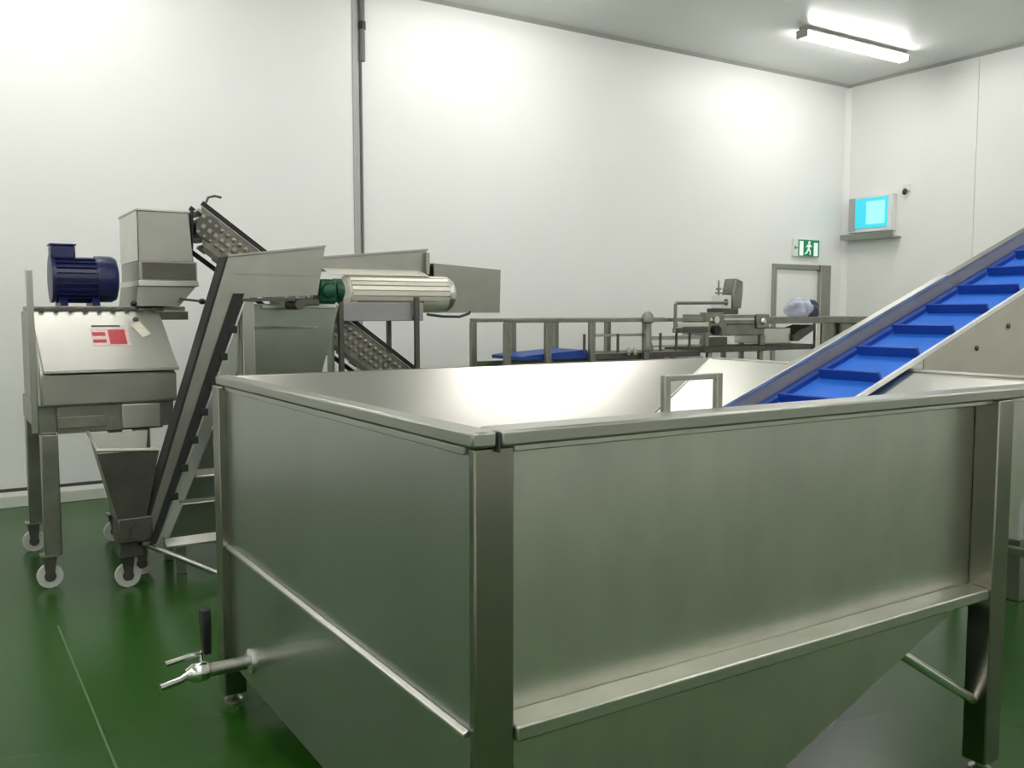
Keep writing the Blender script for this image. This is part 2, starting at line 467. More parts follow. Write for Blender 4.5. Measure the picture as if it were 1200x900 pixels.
# drain pipe with valve
dy, dz = 3.16, .255
dp = MB().lathe((XA + .004, dy, dz), (-1, -.02, 0), [(0, .024), (.15, .024)], 16).build('drain_pipe', 'steel_rail', tk)
MB().lathe((XA + .004, dy, dz), (-1, 0, 0), [(0, .045), (.012, .045), (.022, .03)], 18).build('flange', 'chrome', dp)
MB().lathe((XA - .15, dy, dz), (-1, 0, 0), [(0, .030), (.015, .034), (.05, .034), (.062, .026), (.075, .018)], 16).build('valve_body', 'chrome', dp)
MB().tube([(XA - .21, dy, dz), (XA - .245, dy - .01, dz - .012), (XA - .315, dy - .03, dz - .016)], .012).build('outlet', 'chrome', dp)
MB().tube([(XA - .16, dy + .03, dz + .05), (XA - .20, dy + .02, dz + .055), (XA - .29, dy, dz + .05)], .010).build('outlet', 'chrome', dp)
MB().tube([(XA - .17, dy, dz + .03), (XA - .165, dy + .03, dz + .055), (XA - .16, dy + .03, dz + .06)], .008).build('valve_stem', 'chrome', dp)
MB().prism([(3.155, .31), (3.185, .31), (3.215, .42), (3.21, .47), (3.16, .47), (3.15, .42)], 'x', XA - .165, XA - .135).build('valve_lever', 'black', dp, bevel=.006)

# ================================================================== BLUE CLEATED CONVEYOR
S, Z32 = .37, 1.180
cz = lambda x: Z32 + S * (x - 3.2)
ca = math.atan(S)
BY0, BY1 = 2.30, 2.70
CX0, CX1 = 2.55, 6.6
cv = thing('belt_conveyor', 'inclined conveyor with blue cleated belt climbing out of the hopper tank', 'conveyor', (4.6, 2.5, 0))


def run(x0, x1, d0, d1):
    """side outline between two heights measured from the belt surface"""
    return [(x0, cz(x0) + d0), (x1, cz(x1) + d0), (x1, cz(x1) + d1), (x0, cz(x0) + d1)]


bl = MB().prism(run(CX0, CX1, -.012, 0), 'y', BY0 + .012, BY1 - .004).build('belt', 'belt', cv)
x = 3.276 - 2 * .255
first = None
while x < CX1 - .1:
    d = Vector((math.cos(ca), 0, math.sin(ca)))
    u = Vector((-math.sin(ca), 0, math.cos(ca)))
    if first is None:
        p = Vector((x, 0, cz(x)))
        q = [p, p + d * .012, p + d * .006 + u * .046, p - d * .006 + u * .046]
        first = MB().prism([(k.x, k.z) for k in q], 'y', BY0 + .014, BY1 - .085).build('cleat', 'belt_dark', bl)
        fx = x
    else:
        again(first, (x - fx, 0, cz(x) - cz(fx)))
    x += .255
MB().prism(run(CX0, CX1, -.003, .075), 'y', BY1, BY1 + .006).build('side_guard', 'guard', cv)
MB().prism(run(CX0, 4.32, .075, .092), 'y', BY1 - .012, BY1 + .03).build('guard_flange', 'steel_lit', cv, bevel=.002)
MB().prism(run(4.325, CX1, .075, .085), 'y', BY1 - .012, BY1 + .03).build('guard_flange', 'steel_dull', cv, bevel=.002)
MB().prism(run(CX0, CX1, .0, .022), 'y', BY1 - .070, BY1 - .045).build('belt_far_strip', 'belt_dark', bl)  # raised darker blue strip along the far edge of the belt
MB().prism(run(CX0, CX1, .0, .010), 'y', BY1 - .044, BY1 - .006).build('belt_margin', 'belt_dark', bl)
MB().prism(run(CX0, CX1, -.004, .016), 'y', BY0 - .004, BY0 + .010).build('belt_edge_strip', 'white_plastic', cv)
sp = MB().prism([(3.54, 1.10), (CX1, 1.10), (CX1, cz(CX1) - .006), (3.54, cz(3.54) - .006)], 'y', BY0 - .004, BY0 + .002).build('side_plate', 'cream', cv)
for bx, bz in ((4.171, 1.434), (3.923, 1.337), (4.50, 1.555), (4.9, 1.70)):
    MB().lathe((bx, BY0 - .004, bz), (0, -1, 0), [(0, .012), (.006, .012), (.010, .006)], 8).build('bolt', 'steel_dark', sp)
MB().prism([(3.54, 1.262), (CX1, 1.262), (CX1, cz(CX1) - .014), (3.54, cz(3.54) - .014)], 'y', BY1 - .002, BY1 + .004).build('side_plate', 'cream', cv)
MB().cyl((CX1, BY0 + .01, cz(CX1) - .07), (CX1, BY1 - .01, cz(CX1) - .07), .07, 20).build('head_drum', 'rubber', cv)
MB().cyl((CX0, BY0 + .01, cz(CX0) - .012), (CX0, BY1 - .01, cz(CX0) - .012), .012, 20).build('tail_drum', 'rubber', cv)
for lx in (4.55, 6.1):
    for ly in (BY0 - .03, BY1 + .03):
        lg = MB().box(lx - .025, lx + .025, ly - .022, ly + .022, .02, cz(lx) - .12).build('leg', 'steel_rail', cv, bevel=.004)
        MB().lathe((lx, ly, 0), (0, 0, 1), [(0, .04), (.012, .04), (.022, .014)], 14).build('foot', 'black', lg)
    MB().box(lx - .02, lx + .02, BY0, BY1, .28, .32).build('cross_bar', 'steel_rail', cv, bevel=.004)
MB().box(4.575, 6.075, BY0 - .045, BY0 - .015, .26, .31).build('long_bar', 'steel_rail', cv, bevel=.004)
# control box and cable low on the conveyor frame
cb = thing('control_box', 'pale grey control box on a floor plinth behind the tank post', 'box', (4.95, 2.6, 0))
MB().box(4.62, 5.25, 2.44, 2.62, .33, .74).build('enclosure', 'grey_plastic', cb, bevel=.012)
MB().box(4.66, 5.21, 2.432, 2.44, .37, .70).build('lid', 'grey_plastic', cb, bevel=.003)
MB().box(4.68, 5.19, 2.46, 2.60, .0, .33).build('plinth', 'steel_dull', cb, bevel=.006)
MB().tube([(4.70, 2.43, .62), (4.66, 2.40, .50), (4.70, 2.39, .38), (4.80, 2.40, .36), (4.86, 2.41, .46)], .010).build('cable', 'cable', cb)


# ================================================================== MILL (far machine with blue motor)
def caster(parent, x, y, r=.065, name='caster', ang=0.0):
    """swivel castor whose wheel touches the floor at (x, y)"""
    c = MB().box(x - .045, x + .045, y - .045, y + .045, r * 2 + .045, r * 2 + .055).build(name, 'steel_rail', parent)
    MB().cyl((x, y - .018, r), (x, y + .018, r), r, 20).build('wheel', 'grey_plastic', c)
    MB().cyl((x, y - .024, r), (x, y + .024, r), r * .45, 14).build('hub', 'steel_dark', c)
    for s in (-1, 1):
        MB().prism([(x - .018, r - .015), (x + .018, r - .015), (x + .035, r * 2 + .045), (x - .035, r * 2 + .045)], 'y', y + s * .029 - .002, y + s * .029 + .002).build('fork', 'steel_dark', c)
    return c


ml = thing('crushing_mill', 'stainless crushing mill on castors with sloped cover and feed hopper', 'machine', (.8, 5.9, 0))
MX0, MX1, MY0, MY1 = .47, 1.17, 5.40, 6.40
for lx in (MX0 + .045, .985):
    for ly in (MY0 + .05, MY1 - .05):
        MB().box(lx - .042, lx + .042, ly - .042, ly + .042, .18, .84).build('leg', 'steel_worn', ml, bevel=.006)
        caster(ml, lx - .02, ly)
MB().box(MX0 + .088, MX1 - .07, MY0 + .02, MY0 + .06, .84, .99).build('front_rail', 'steel_worn', ml, bevel=.004)
MB().box(MX0, MX1, MY0 + .07, MY1, .845, .99).build('base_frame', 'steel_worn', ml, bevel=.006)
MB().box(.88, 1.08, MY0 - .01, MY0 + .018, .85, .985).build('access_panel', 'steel_lit', ml, bevel=.004)
MB().box(.56, .80, MY0 + .0, MY0 + .018, .87, .93).build('name_strip', 'steel_worn', ml, bevel=.003)
# body: vertical band, sloped cover, flat top
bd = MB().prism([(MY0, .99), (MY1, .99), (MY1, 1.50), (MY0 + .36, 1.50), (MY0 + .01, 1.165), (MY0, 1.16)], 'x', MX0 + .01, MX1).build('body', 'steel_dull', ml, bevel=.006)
MB().box(MX0 + .02, MX1 + .004, MY0 - .008, MY0, 1.0, 1.155).build('front_band', 'steel_dull', ml, bevel=.003)
nx, nz = -.33 / math.hypot(.35, .33), .35 / math.hypot(.35, .33)      # outward normal (y, z) of the cover


def cover_pt(x, t, off):
    y, z = MY0 + .0 + .36 * t, 1.165 + .335 * t
    return (x, y + nx * off, z + nz * off)


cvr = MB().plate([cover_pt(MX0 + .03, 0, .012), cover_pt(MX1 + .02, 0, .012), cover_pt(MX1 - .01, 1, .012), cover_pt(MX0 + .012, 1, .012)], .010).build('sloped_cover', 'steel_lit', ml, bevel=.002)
MB().bar(cover_pt(MX0 + .03, .0, .018), cover_pt(MX1 + .02, .0, .018), .018, .014).build('cover_lip', 'steel_lit', cvr)
MB().plate([cover_pt(.765, .40, .0135), cover_pt(.965, .40, .0135), cover_pt(.965, .68, .0135), cover_pt(.765, .68, .0135)], .001).build('faded_sticker', 'pink', cvr)
MB().plate([cover_pt(.855, .42, .0145), cover_pt(.945, .42, .0145), cover_pt(.945, .66, .0145), cover_pt(.855, .66, .0145)], .001).build('red_sticker', 'red', cvr)
MB().plate([cover_pt(.770, .45, .0145), cover_pt(.838, .45, .0145), cover_pt(.838, .50, .0145), cover_pt(.770, .50, .0145)], .001).build('red_bar', 'red', cvr)
MB().plate([cover_pt(.770, .56, .0145), cover_pt(.838, .56, .0145), cover_pt(.838, .62, .0145), cover_pt(.770, .62, .0145)], .001).build('red_bar', 'red', cvr)
MB().plate([cover_pt(.775, .715, .0145), cover_pt(.925, .715, .0145), cover_pt(.925, .735, .0145), cover_pt(.775, .735, .0145)], .001).build('dark_bar', 'steel_dark', cvr)
MB().plate([cover_pt(1.035, .52, .0145), cover_pt(1.085, .58, .0145), cover_pt(1.035, .80, .0145), cover_pt(.985, .74, .0145)], .001).build('paper_tag', 'tag', cvr)
MB().lathe(cover_pt(1.02, .83, .012), (0, nx, nz), [(0, .018), (.010, .014)], 10).build('cover_knob', 'steel_dark', cvr)
MB().box(MX0 - .035, MX0 - .002, MY0 + .02, MY0 + .05, .85, 1.72).build('guard_plate', 'steel_rail', ml, bevel=.004)
MB().box(MX0 + .02, MX1 + .15, MY0 + .37, MY1 - .02, 1.502, 1.53).build('top_plate', 'steel_dull', ml, bevel=.004)
hb = MB().cyl((MX0 + .01, MY0 + .355, 1.513), (MX1 + .02, MY0 + .355, 1.513), .012, 10).build('hinge_bar', 'steel_dark', ml)
for k in range(9):
    MB().box(MX0 + .05 + k * .075, MX0 + .075 + k * .075, MY0 + .332, MY0 + .342, 1.50, 1.522).build('hinge_leaf', 'steel_dark', hb)
MB().box(MX1, MX1 + .16, MY0 + .34, MY0 + .37, 1.45, 1.50).build('latch_arm', 'steel_dark', ml, bevel=.004)

# motor on the mill
mt = thing('electric_motor', 'dark blue electric motor mounted on top of the mill', 'motor', (.78, 5.95, 1.53))
my, mz, mr = 5.95, 1.692, .128
MB().lathe((.615, my, mz), (1, 0, 0), [(0, mr), (.235, mr)], 28).build('motor_body', 'motor_blue', mt)
MB().lathe((.60, my, mz), (1, 0, 0), [(0, .118), (.003, .142), (.020, .142), (.023, .12)], 28).build('end_flange', 'motor_blue', mt)
MB().lathe((.845, my, mz), (1, 0, 0), [(0, mr + .010), (.085, mr + .010), (.112, mr - .004), (.122, mr - .04)], 28).build('fan_cowl', 'motor_blue', mt)
fin0 = None
for k in range(26):
    a = 2 * math.pi * k / 26
    if abs(math.sin(a)) > .93 and math.sin(a) > 0:
        continue
    c_, s_ = math.cos(a), math.sin(a)
    MB().bar((.63, my + c_ * (mr + .006), mz + s_ * (mr + .006)), (.84, my + c_ * (mr + .006), mz + s_ * (mr + .006)), .005, .018, (0, c_, s_)).build('fin', 'motor_blue', mt)
tb = MB().box(.605, .735, my - .075, my + .06, mz + mr - .015, mz + mr + .062).build('terminal_box', 'motor_blue', mt, bevel=.01)
MB().box(.600, .740, my - .08, my + .065, mz + mr + .062, mz + mr + .072).build('box_lid', 'motor_blue', tb, bevel=.003)
for fx_ in (.66, .83):
    MB().prism([(my - .14, 1.532), (my + .14, 1.532), (my + .12, 1.56), (my + .06, 1.60), (my - .06, 1.60), (my - .12, 1.56)], 'x', fx_ - .02, fx_ + .02).build('foot', 'motor_blue', mt)

# feed hopper above the mill
hp = thing('feed_hopper', 'grey sheet steel feed hopper box standing on the mill top', 'hopper', (1.2, 6.0, 1.53))
HX0, HX1, HY0, HY1 = 1.05, 1.345, 5.72, 6.30
zt = 2.095
MB().plate([(HX0, HY0, 1.80), (HX1 + .02, HY0, 1.80), (HX1, HY0, zt), (HX0, HY0, zt)], .004).build('front_wall', 'steel_dull', hp)
MB().plate([(HX0, HY1, 1.80), (HX0, HY0, 1.80), (HX0, HY0, zt), (HX0, HY1, zt)], .004).build('side_wall', 'steel_lit', hp)
MB().plate([(HX1 + .02, HY0, 1.80), (HX1 + .02, HY1, 1.80), (HX1, HY1, zt), (HX1, HY0, zt)], .004).build('side_wall', 'steel_dull', hp)
MB().plate([(HX1 + .02, HY1, 1.80), (HX0, HY1, 1.80), (HX0, HY1, zt), (HX1, HY1, zt)], .004).build('back_wall', 'steel_dull', hp)
MB().tube([(HX0, HY0, zt), (HX1, HY0, zt), (HX1, HY1, zt), (HX0, HY1, zt), (HX0, HY0, zt)], .008, 6).build('rim', 'steel_rail', hp)
MB().box(HX0 + .003, HX1 + .04, HY0 - .002, HY1, 1.685, 1.798).build('throat', 'steel_dull', hp, bevel=.003)
MB().box(HX0 + .02, HX1 + .03, HY0 - .010, HY0 - .002, 1.692, 1.79).build('inspection_window', 'steel_dark', hp, bevel=.002)
MB().box(HX0 - .005, HX1 + .045, HY0 - .015, HY1, 1.650, 1.684).build('flange', 'steel_lit', hp, bevel=.003)
MB().frustum((HX0 - .02, HX1 - .07, HY0, HY1), (HX0 - .005, HX1 + .03, HY0, HY1), 1.532, 1.649).build('transition', 'steel_dull', hp)
MB().bar((1.27, HY0 - .03, 1.575), (1.41, HY0 - .03, 1.56), .012, .014).build('clamp_arm', 'steel_dark', hp)
for lx, lz in ((1.01, 1.545), (1.40, 1.56)):
    MB().lathe((lx, HY0 - .02, lz), (0, -1, 0), [(0, .018), (.03, .018), (.035, .01)], 10).build('clamp', 'black', hp)

# ================================================================== GOOSENECK ELEVATOR
ge = thing('gooseneck_elevator', 'steep gooseneck elevator with dark edges rising from a funnel shaped boot', 'conveyor', (1.2, 5.25, 0))
GY0, GY1 = 5.10, 5.235
def along(a, b, z):
    return (a[0] + (b[0] - a[0]) * (z - a[1]) / (b[1] - a[1]), z)


gl0, gl1 = (.900, .25), (1.395, 1.80)          # upper edge of the incline
gr0, gr1 = (.975, .25), (1.475, 1.575)         # lower edge of the incline
gm0, gm1 = (.945, .25), (1.425, 1.60)          # inner side of the dark edge band
side = [gl0, gl1, (1.965, 1.875), (1.915, 1.595), gr1, gr0]
MB().prism(side, 'y', GY0, GY0 + .006).build('side_plate', 'steel_dull', ge)
MB().prism(side, 'y', GY1 - .006, GY1).build('side_plate', 'steel_dull', ge)


def strip(a, b, w):
    return MB().bar((a[0], (GY0 + GY1) / 2, a[1]), (b[0], (GY0 + GY1) / 2, b[1]), GY1 - GY0 + .012, w, (0, 0, 1))


strip(gl0, gl1, .014).build('edge_cover', 'rubber', ge)
MB().prism([gm0, gr0, (1.485, 1.60), gm1], 'y', GY0 - .012, GY0 - .0005).build('edge_band', 'rubber', ge)  # dark band over the front plate, along the lower edge of the incline
MB().bar((gr0[0] + .010, GY0 + .01, gr0[1]), (gr1[0] + .008, GY0 + .01, gr1[1] - .02), .05, .010).build('edge_bead', 'steel_lit', ge)
cl = None
for k in range(7):
    p = along(gr0, gr1, .50 + k * .15)
    if cl is None:
        cl = MB().box(p[0] - .012, p[0] + .030, GY0 - .02, GY0 + .04, p[1] - .02, p[1] + .02).build('edge_clip', 'rubber', ge, bevel=.004)
        q = p
    else:
        again(cl, (p[0] - q[0], 0, p[1] - q[1]))
MB().bar((1.40, (GY0 + GY1) / 2, 1.806), (1.965, (GY0 + GY1) / 2, 1.88), GY1 - GY0 + .03, .010).build('head_lip', 'steel_rail', ge)
MB().bar((1.475, (GY0 + GY1) / 2, 1.565), (1.78, (GY0 + GY1) / 2, 1.57), GY1 - GY0 + .01, .018).build('head_underside', 'steel_dark', ge)
MB().box(1.44, 1.93, GY0 - .004, GY0 + .0, 1.705, 1.712).build('head_crease', 'steel_dull', ge)
MB().cyl((1.80, GY0 - .03, 1.54), (1.80, GY1 + .03, 1.54), .03, 14).build('head_roller', 'steel_dark', ge)
# funnel boot
tp, bt = (.70, 1.005, GY0 - .03, GY1 + .13), (.79, .935, GY0 - .01, GY1 + .03)
z1, z0 = .765, .41
MB().plate([(bt[0], bt[2], z0), (bt[1], bt[2], z0), (tp[1], tp[2], z1), (tp[0], tp[2], z1)], .004).build('funnel_wall', 'steel_dark', ge)
MB().plate([(bt[0], bt[3], z0), (bt[0], bt[2], z0), (tp[0], tp[2], z1), (tp[0], tp[3], z1 + .07)], .004).build('funnel_wall', 'steel_dull', ge)
MB().plate([(bt[1], bt[3], z0), (bt[0], bt[3], z0), (tp[0], tp[3], z1 + .07), (tp[1], tp[3], z1 + .07)], .004).build('funnel_wall', 'steel_dull', ge)
MB().tube([(tp[1], tp[2], z1), (tp[0], tp[2], z1 + .02), (tp[0], tp[3], z1 + .08)], .010, 6).build('funnel_rim', 'steel_lit', ge)
MB().box(bt[0], bt[1] + .03, bt[2], bt[3], .27, z0).build('boot', 'steel_dark', ge, bevel=.01)
MB().cyl((.90, GY0 - .03, .33), (.90, GY1 + .03, .33), .05, 18).build('boot_drum', 'steel_dark', ge)
MB().box(.80, .92, 5.12, 5.30, .186, .269).build('boot_foot', 'steel_dark', ge, bevel=.006)
caster(ge, .855, 5.24)
MB().cyl((.93, 5.20, .24), (1.32, 4.98, .045), .016, 12).build('outrigger', 'steel_rail', ge)
MB().lathe((1.33, 4.975, 0), (0, 0, 1), [(0, .045), (.014, .045), (.03, .02), (.06, .02)], 14).build('outrigger_foot', 'black', ge)
MB().box(1.475, 1.545, GY0 + .008, GY0 + .058, .0, 1.56).build('support_post', 'steel_rail', ge, bevel=.005)
MB().box(1.475, 1.545, GY1 - .058, GY1 - .008, .0, 1.56).build('support_post', 'steel_rail', ge, bevel=.005)
gm = MB().box(1.935, 2.045, 5.11, 5.25, 1.545, 1.690).build('gear_case', 'motor_green', ge, bevel=.02)
MB().lathe((2.045, 5.18, 1.625), (1, 0, 0), [(0, .072), (.04, .072), (.055, .05)], 20).build('gear_motor', 'motor_green', gm)
MB().lathe((1.985, 5.11, 1.62), (0, -1, 0), [(0, .045), (.03, .040), (.04, .02)], 16).build('shaft_cap', 'motor_green', gm)
MB().box(1.80, 1.935, 5.12, 5.22, 1.535, 1.575).build('motor_arm', 'steel_dark', gm, bevel=.006)

# ================================================================== CATCH TANK below the gooseneck head
ct = thing('catch_tank', 'stainless catch tank with stepped flanges below the gooseneck head', 'tank', (1.6, 5.6, 0))
TY0, TY1 = 5.30, 5.72
MB().prism([(1.08, .20), (1.98, .20), (1.98, 1.0), (2.02, 1.16), (2.13, 1.545), (1.60, 1.545), (1.56, 1.30), (1.34, .82), (1.24, .57)], 'y', TY0, TY1).build('body', 'steel_tank', ct, bevel=.006)
for xa, z, w, m in ((1.065, .17, .055, 'steel_hopper'), (1.145, .41, .024, 'steel_hopper'), (1.24, .555, .045, 'steel_hopper'), (1.34, .82, .025, 'steel_hopper'), (1.60, 1.40, .012, 'steel_rail')):
    MB().prism([(TY0 - .001, z + w), (TY0 - .035, z + w * .25), (TY0 - .035, z), (TY0 - .001, z)], 'x', xa, 1.98).build('flange', m, ct, bevel=.002)
MB().box(1.64, 1.80, TY0 - .02, TY0 - .001, 1.515, 1.535).build('top_lip', 'steel_lit', ct, bevel=.003)
MB().box(1.84, 2.10, TY0 - .02, TY0 - .001, 1.52, 1.54).build('top_lip', 'steel_lit', ct, bevel=.003)
for lx in (1.16, 1.9):
    for ly in (TY0 + .04, TY1 - .04):
        MB().box(lx - .025, lx + .025, ly - .025, ly + .025, 0, .20).build('leg', 'steel_dull', ct, bevel=.004)

# ================================================================== SLATTED ELEVATOR (feeds the hopper)
el = thing('slat_elevator', 'dark slatted chain elevator sloping up to the feed hopper', 'conveyor', (2.6, 5.95, 0))
EY0, EY1 = 5.80, 6.08
ES = -.74
ez = lambda x: 2.16 + ES * (x - 1.46)
EX0, EX1 = 1.44, 3.45
ea = math.atan(-ES)
ed = Vector((math.cos(ea), 0, -math.sin(ea)))
eu = Vector((math.sin(ea), 0, math.cos(ea)))
for y in (EY0 - .014, EY1 + .014):
    MB().bar((EX0, y, ez(EX0) - .01), (EX1, y, ez(EX1) - .01), .012, .028).build('top_rail', 'rubber', el)
    MB().bar((EX0 - .0, y, ez(EX0) - .29), (EX1, y, ez(EX1) - .29), .012, .03).build('bottom_rail', 'steel_dark', el)
n_slat = 42
sl = None
for k in range(n_slat):
    p = Vector((EX0 + .03, 0, ez(EX0 + .03))) + ed * (k * .0585) - eu * .05
    if sl is None:
        sl = MB().bar((p.x, EY0, p.z), (p.x, EY1, p.z), .044, .02, tuple(eu)).build('slat', 'steel_dull', el, bevel=.003)
        p0 = p
    else:
        again(sl, p - p0)
sl2 = None
for k in range(3, n_slat, 2):
    p = Vector((EX0 + .03, 0, ez(EX0 + .03))) + ed * (k * .0585) - eu * .19
    if sl2 is None:
        sl2 = MB().bar((p.x, EY0, p.z), (p.x, EY1, p.z), .06, .02, tuple(eu)).build('return_slat', 'steel_dark', el)
        p0 = p
    else:
        again(sl2, p - p0)
lk = None
for k in range(52):
    p = Vector((EX0 + .05, EY0 - .014, ez(EX0 + .05))) + ed * (k * .0455) - eu * .070
    if lk is None:
        lk = MB().lathe((p.x, p.y + .006, p.z), (0, -1, 0), [(0, .014), (.010, .014), (.014, .007)], 7).build('chain_roller', 'chain_pin', el)
        p0 = p
    else:
        again(lk, p - p0)
MB().prism([(EX0, ez(EX0) - .03), (EX1, ez(EX1) - .03), (EX1, ez(EX1) - .27), (EX0, ez(EX0) - .27)], 'y', EY0 - .006, EY0 - .001).build('side_sheet', 'chain', el)
lk3 = None
for k in range(50):
    p = Vector((EX0 + .07, EY0 - .014, ez(EX0 + .07))) + ed * (k * .0455) - eu * .165
    if lk3 is None:
        lk3 = MB().lathe((p.x, p.y + .006, p.z), (0, -1, 0), [(0, .013), (.010, .013), (.014, .007)], 7).build('return_roller', 'chain_pin', el)
        p0 = p
    else:
        again(lk3, p - p0)
lk2 = None
for k in range(52):
    p = Vector((EX0 + .05, EY0 - .014, ez(EX0 + .05))) + ed * (k * .0455 + .02) - eu * .118
    if lk2 is None:
        lk2 = MB().bar((p.x, p.y, p.z), (p.x + ed.x * .024, p.y, p.z + ed.z * .024), .012, .026).build('chain_link', 'chain_pin', el)
        p0 = p
    else:
        again(lk2, p - p0)
MB().cyl((1.475, EY0 - .02, 2.012), (1.475, EY1 + .02, 2.012), .075, 18).build('head_drum', 'steel_dark', el)
MB().plate([(1.385, EY0, 1.88), (1.385, EY1, 1.88), (1.392, EY1, 2.12), (1.392, EY0, 2.12)], .006).build('rubber_flap', 'rubber', el)
MB().tube([(1.46, EY0 - .01, 2.155), (1.48, EY0 - .01, 2.20), (1.52, EY0 - .01, 2.212), (1.56, EY0 - .01, 2.205)], .008, 6).build('hook', 'steel_dark', el)
for lx in (2.25, 3.3):
    for y in (EY0 - .035, EY1 + .035):
        MB().box(lx - .022, lx + .022, y - .015, y + .015, 0, ez(lx) - .04).build('leg', 'steel_dull', el, bevel=.003)

# ================================================================== DRUM SCREEN
ds = thing('drum_washer', 'pale ribbed drum washer with raised lid and grey discharge box', 'machine', (3.0, 5.9, 0))
DY, DZ, DR = 5.93, 1.625, .128
DX0, DX1 = 2.42, 3.20
MB().cyl((DX0, DY, DZ), (DX1, DY, DZ), DR - .012, 28).build('drum_core', 'drum', ds)
nb = 22
for k in range(nb):
    a = 2 * math.pi * k / nb
    c_, s_ = math.cos(a), math.sin(a)
    MB().bar((DX0 + .01, DY + c_ * (DR - .006), DZ + s_ * (DR - .006)), (DX1 - .02, DY + c_ * (DR - .006), DZ + s_ * (DR - .006)), .027, .016, (0, c_, s_)).build('drum_bar', 'drum', ds)
MB().lathe((DX1 - .02, DY, DZ), (1, 0, 0), [(0, DR + .004), (.03, DR), (.06, DR - .02), (.075, DR - .05)], 28).build('drum_end', 'steel_lit', ds)
# trough below, lid above
MB().prism([(DY - .165, 1.575), (DY - .16, 1.575), (DY - .125, 1.475), (DY + .125, 1.475), (DY + .16, 1.575), (DY + .165, 1.575), (DY + .13, 1.465), (DY - .13, 1.465)], 'x', DX0 + .03, 2.95).build('trough', 'steel_dull', ds)
MB().box(2.325, 2.93, DY - .192, DY - .172, 1.435, 1.56).build('trough_front', 'guard', ds, bevel=.004)
MB().prism([(2.24, 1.775), (3.075, 1.775), (3.11, 1.80), (3.11, 1.95), (2.25, 1.865)], 'y', DY + .10, DY + .108).build('lid', 'steel_dull', ds)
MB().bar((2.25, DY + .10, 1.868), (3.115, DY + .10, 1.954), .03, .012).build('lid_edge', 'steel_rail', ds)
MB().plate([(2.30, DY - .06, 1.752), (3.05, DY - .06, 1.752), (3.05, DY + .10, 1.80), (2.30, DY + .10, 1.80)], .004).build('lid_shelf', 'drum', ds)
MB().box(3.085, 3.115, DY + .06, DY + .11, 1.775, 1.93).build('lid_stay', 'steel_dull', ds, bevel=.003)
# discharge box (open at the bottom): front, back, end and top sheets
bx = MB().prism([(3.21, 1.490), (3.78, 1.490), (3.79, 1.825), (3.20, 1.86)], 'y', 6.09, 6.096).build('discharge_box', 'steel_dull', ds)
MB().prism([(3.21, 1.490), (3.78, 1.490), (3.79, 1.825), (3.20, 1.86)], 'y', 6.50, 6.506).build('box_wall', 'steel_dull', bx)
MB().plate([(3.78, 6.097, 1.490), (3.78, 6.50, 1.490), (3.79, 6.50, 1.825), (3.79, 6.097, 1.825)], .005).build('box_wall', 'steel_dull', bx)
MB().plate([(3.20, 6.097, 1.86), (3.785, 6.097, 1.825), (3.785, 6.50, 1.825), (3.20, 6.50, 1.86)], .005).build('box_top', 'steel_rail', bx)
MB().box(3.225, 3.245, DY, 6.089, DZ - .03, DZ + .03).build('box_bracket', 'steel_dark', ds)
MB().cyl((DX1 + .02, DY, DZ), (3.25, DY, DZ), .02, 12).build('drum_shaft', 'steel_dark', ds)
MB().tube([(2.96, DY - .19, 1.480), (3.08, DY - .19, 1.465), (3.22, DY - .19, 1.462), (3.30, DY - .19, 1.485), (3.31, DY - .19, 1.50)], .010, 6).build('wire_hook', 'black', ds)
for lx, m in ((2.86, 'steel_dark'), (2.30, 'steel_dark')):
    for ly in (DY - .225, DY + .235):
        MB().box(lx - .016, lx + .016, ly - .016, ly + .016, 0, 1.60 if ly < DY else 1.60).build('leg', m, ds, bevel=.003)
MB().box(2.844, 2.876, DY - .209, DY + .219, 1.440, 1.464).build('cross_bar', 'steel_dark', ds)

# ================================================================== SORTING LINE along the back
sc_ = thing('sorting_conveyor', 'long sorting conveyor with steel handrail and a blue belt end', 'conveyor', (5.3, 6.7, 0))
LY0, LY1 = 6.42, 6.98
for y in (LY0, LY1):
    MB().box(4.03, 6.30, y - .02, y + .02, 1.405, 1.44).build('top_rail', 'steel_worn', sc_, bevel=.005)
    for k, x in enumerate((4.055, 4.47, 4.945, 5.57)):
        MB().box(x - .028, x + .028, y - .022, y + .022, 0, 1.404).build('post', 'steel_worn', sc_, bevel=.004)
    MB().box(4.09, 6.30, y - .012, y + .012, .98, 1.06).build('side_beam', 'steel_worn', sc_, bevel=.004)
MB().prism([(4.23, 1.085), (4.23, 1.115), (4.30, 1.125), (4.92, 1.160), (4.92, 1.085)], 'y', LY0 + .03, LY1 - .03).build('belt', 'belt_dark', sc_)
MB().box(4.93, 6.30, LY0 + .03, LY1 - .03, 1.065, 1.12).build('bed', 'steel_dark', sc_, bevel=.004)
MB().box(5.00, 5.55, LY0 + .0, LY0 + .025, 1.275, 1.30).build('guide_rail', 'steel_rail', sc_, bevel=.003)
MB().box(5.60, 6.28, LY0 + .0, LY0 + .025, 1.235, 1.27).build('guide_rail', 'steel_rail', sc_, bevel=.003)
MB().box(5.60, 6.28, LY0 + .0, LY0 + .025, 1.165, 1.185).build('guide_rail', 'steel_rail', sc_, bevel=.003)
for x in (4.86, 5.24, 5.75, 5.95, 6.12):
    MB().box(x - .013, x + .013, LY0 - .008, LY0 - .001, 1.13, 1.30).build('guide_bracket', 'steel_dark', sc_)
kn = MB().lathe((5.57, LY0 - .03, 1.13), (0, 0, 1), [(0, .05), (.03, .055), (.10, .035), (.26, .035), (.27, .06), (.30, .06), (.34, .05), (.37, .02)], 14).build('tension_column', 'steel_worn', sc_)
for x in (5.36, 5.44):
    MB().lathe((x, LY0 - .012, 1.10), (0, 0, 1), [(0, .018), (.05, .022), (.07, .012)], 10).build('adjuster', 'steel_rail', sc_)

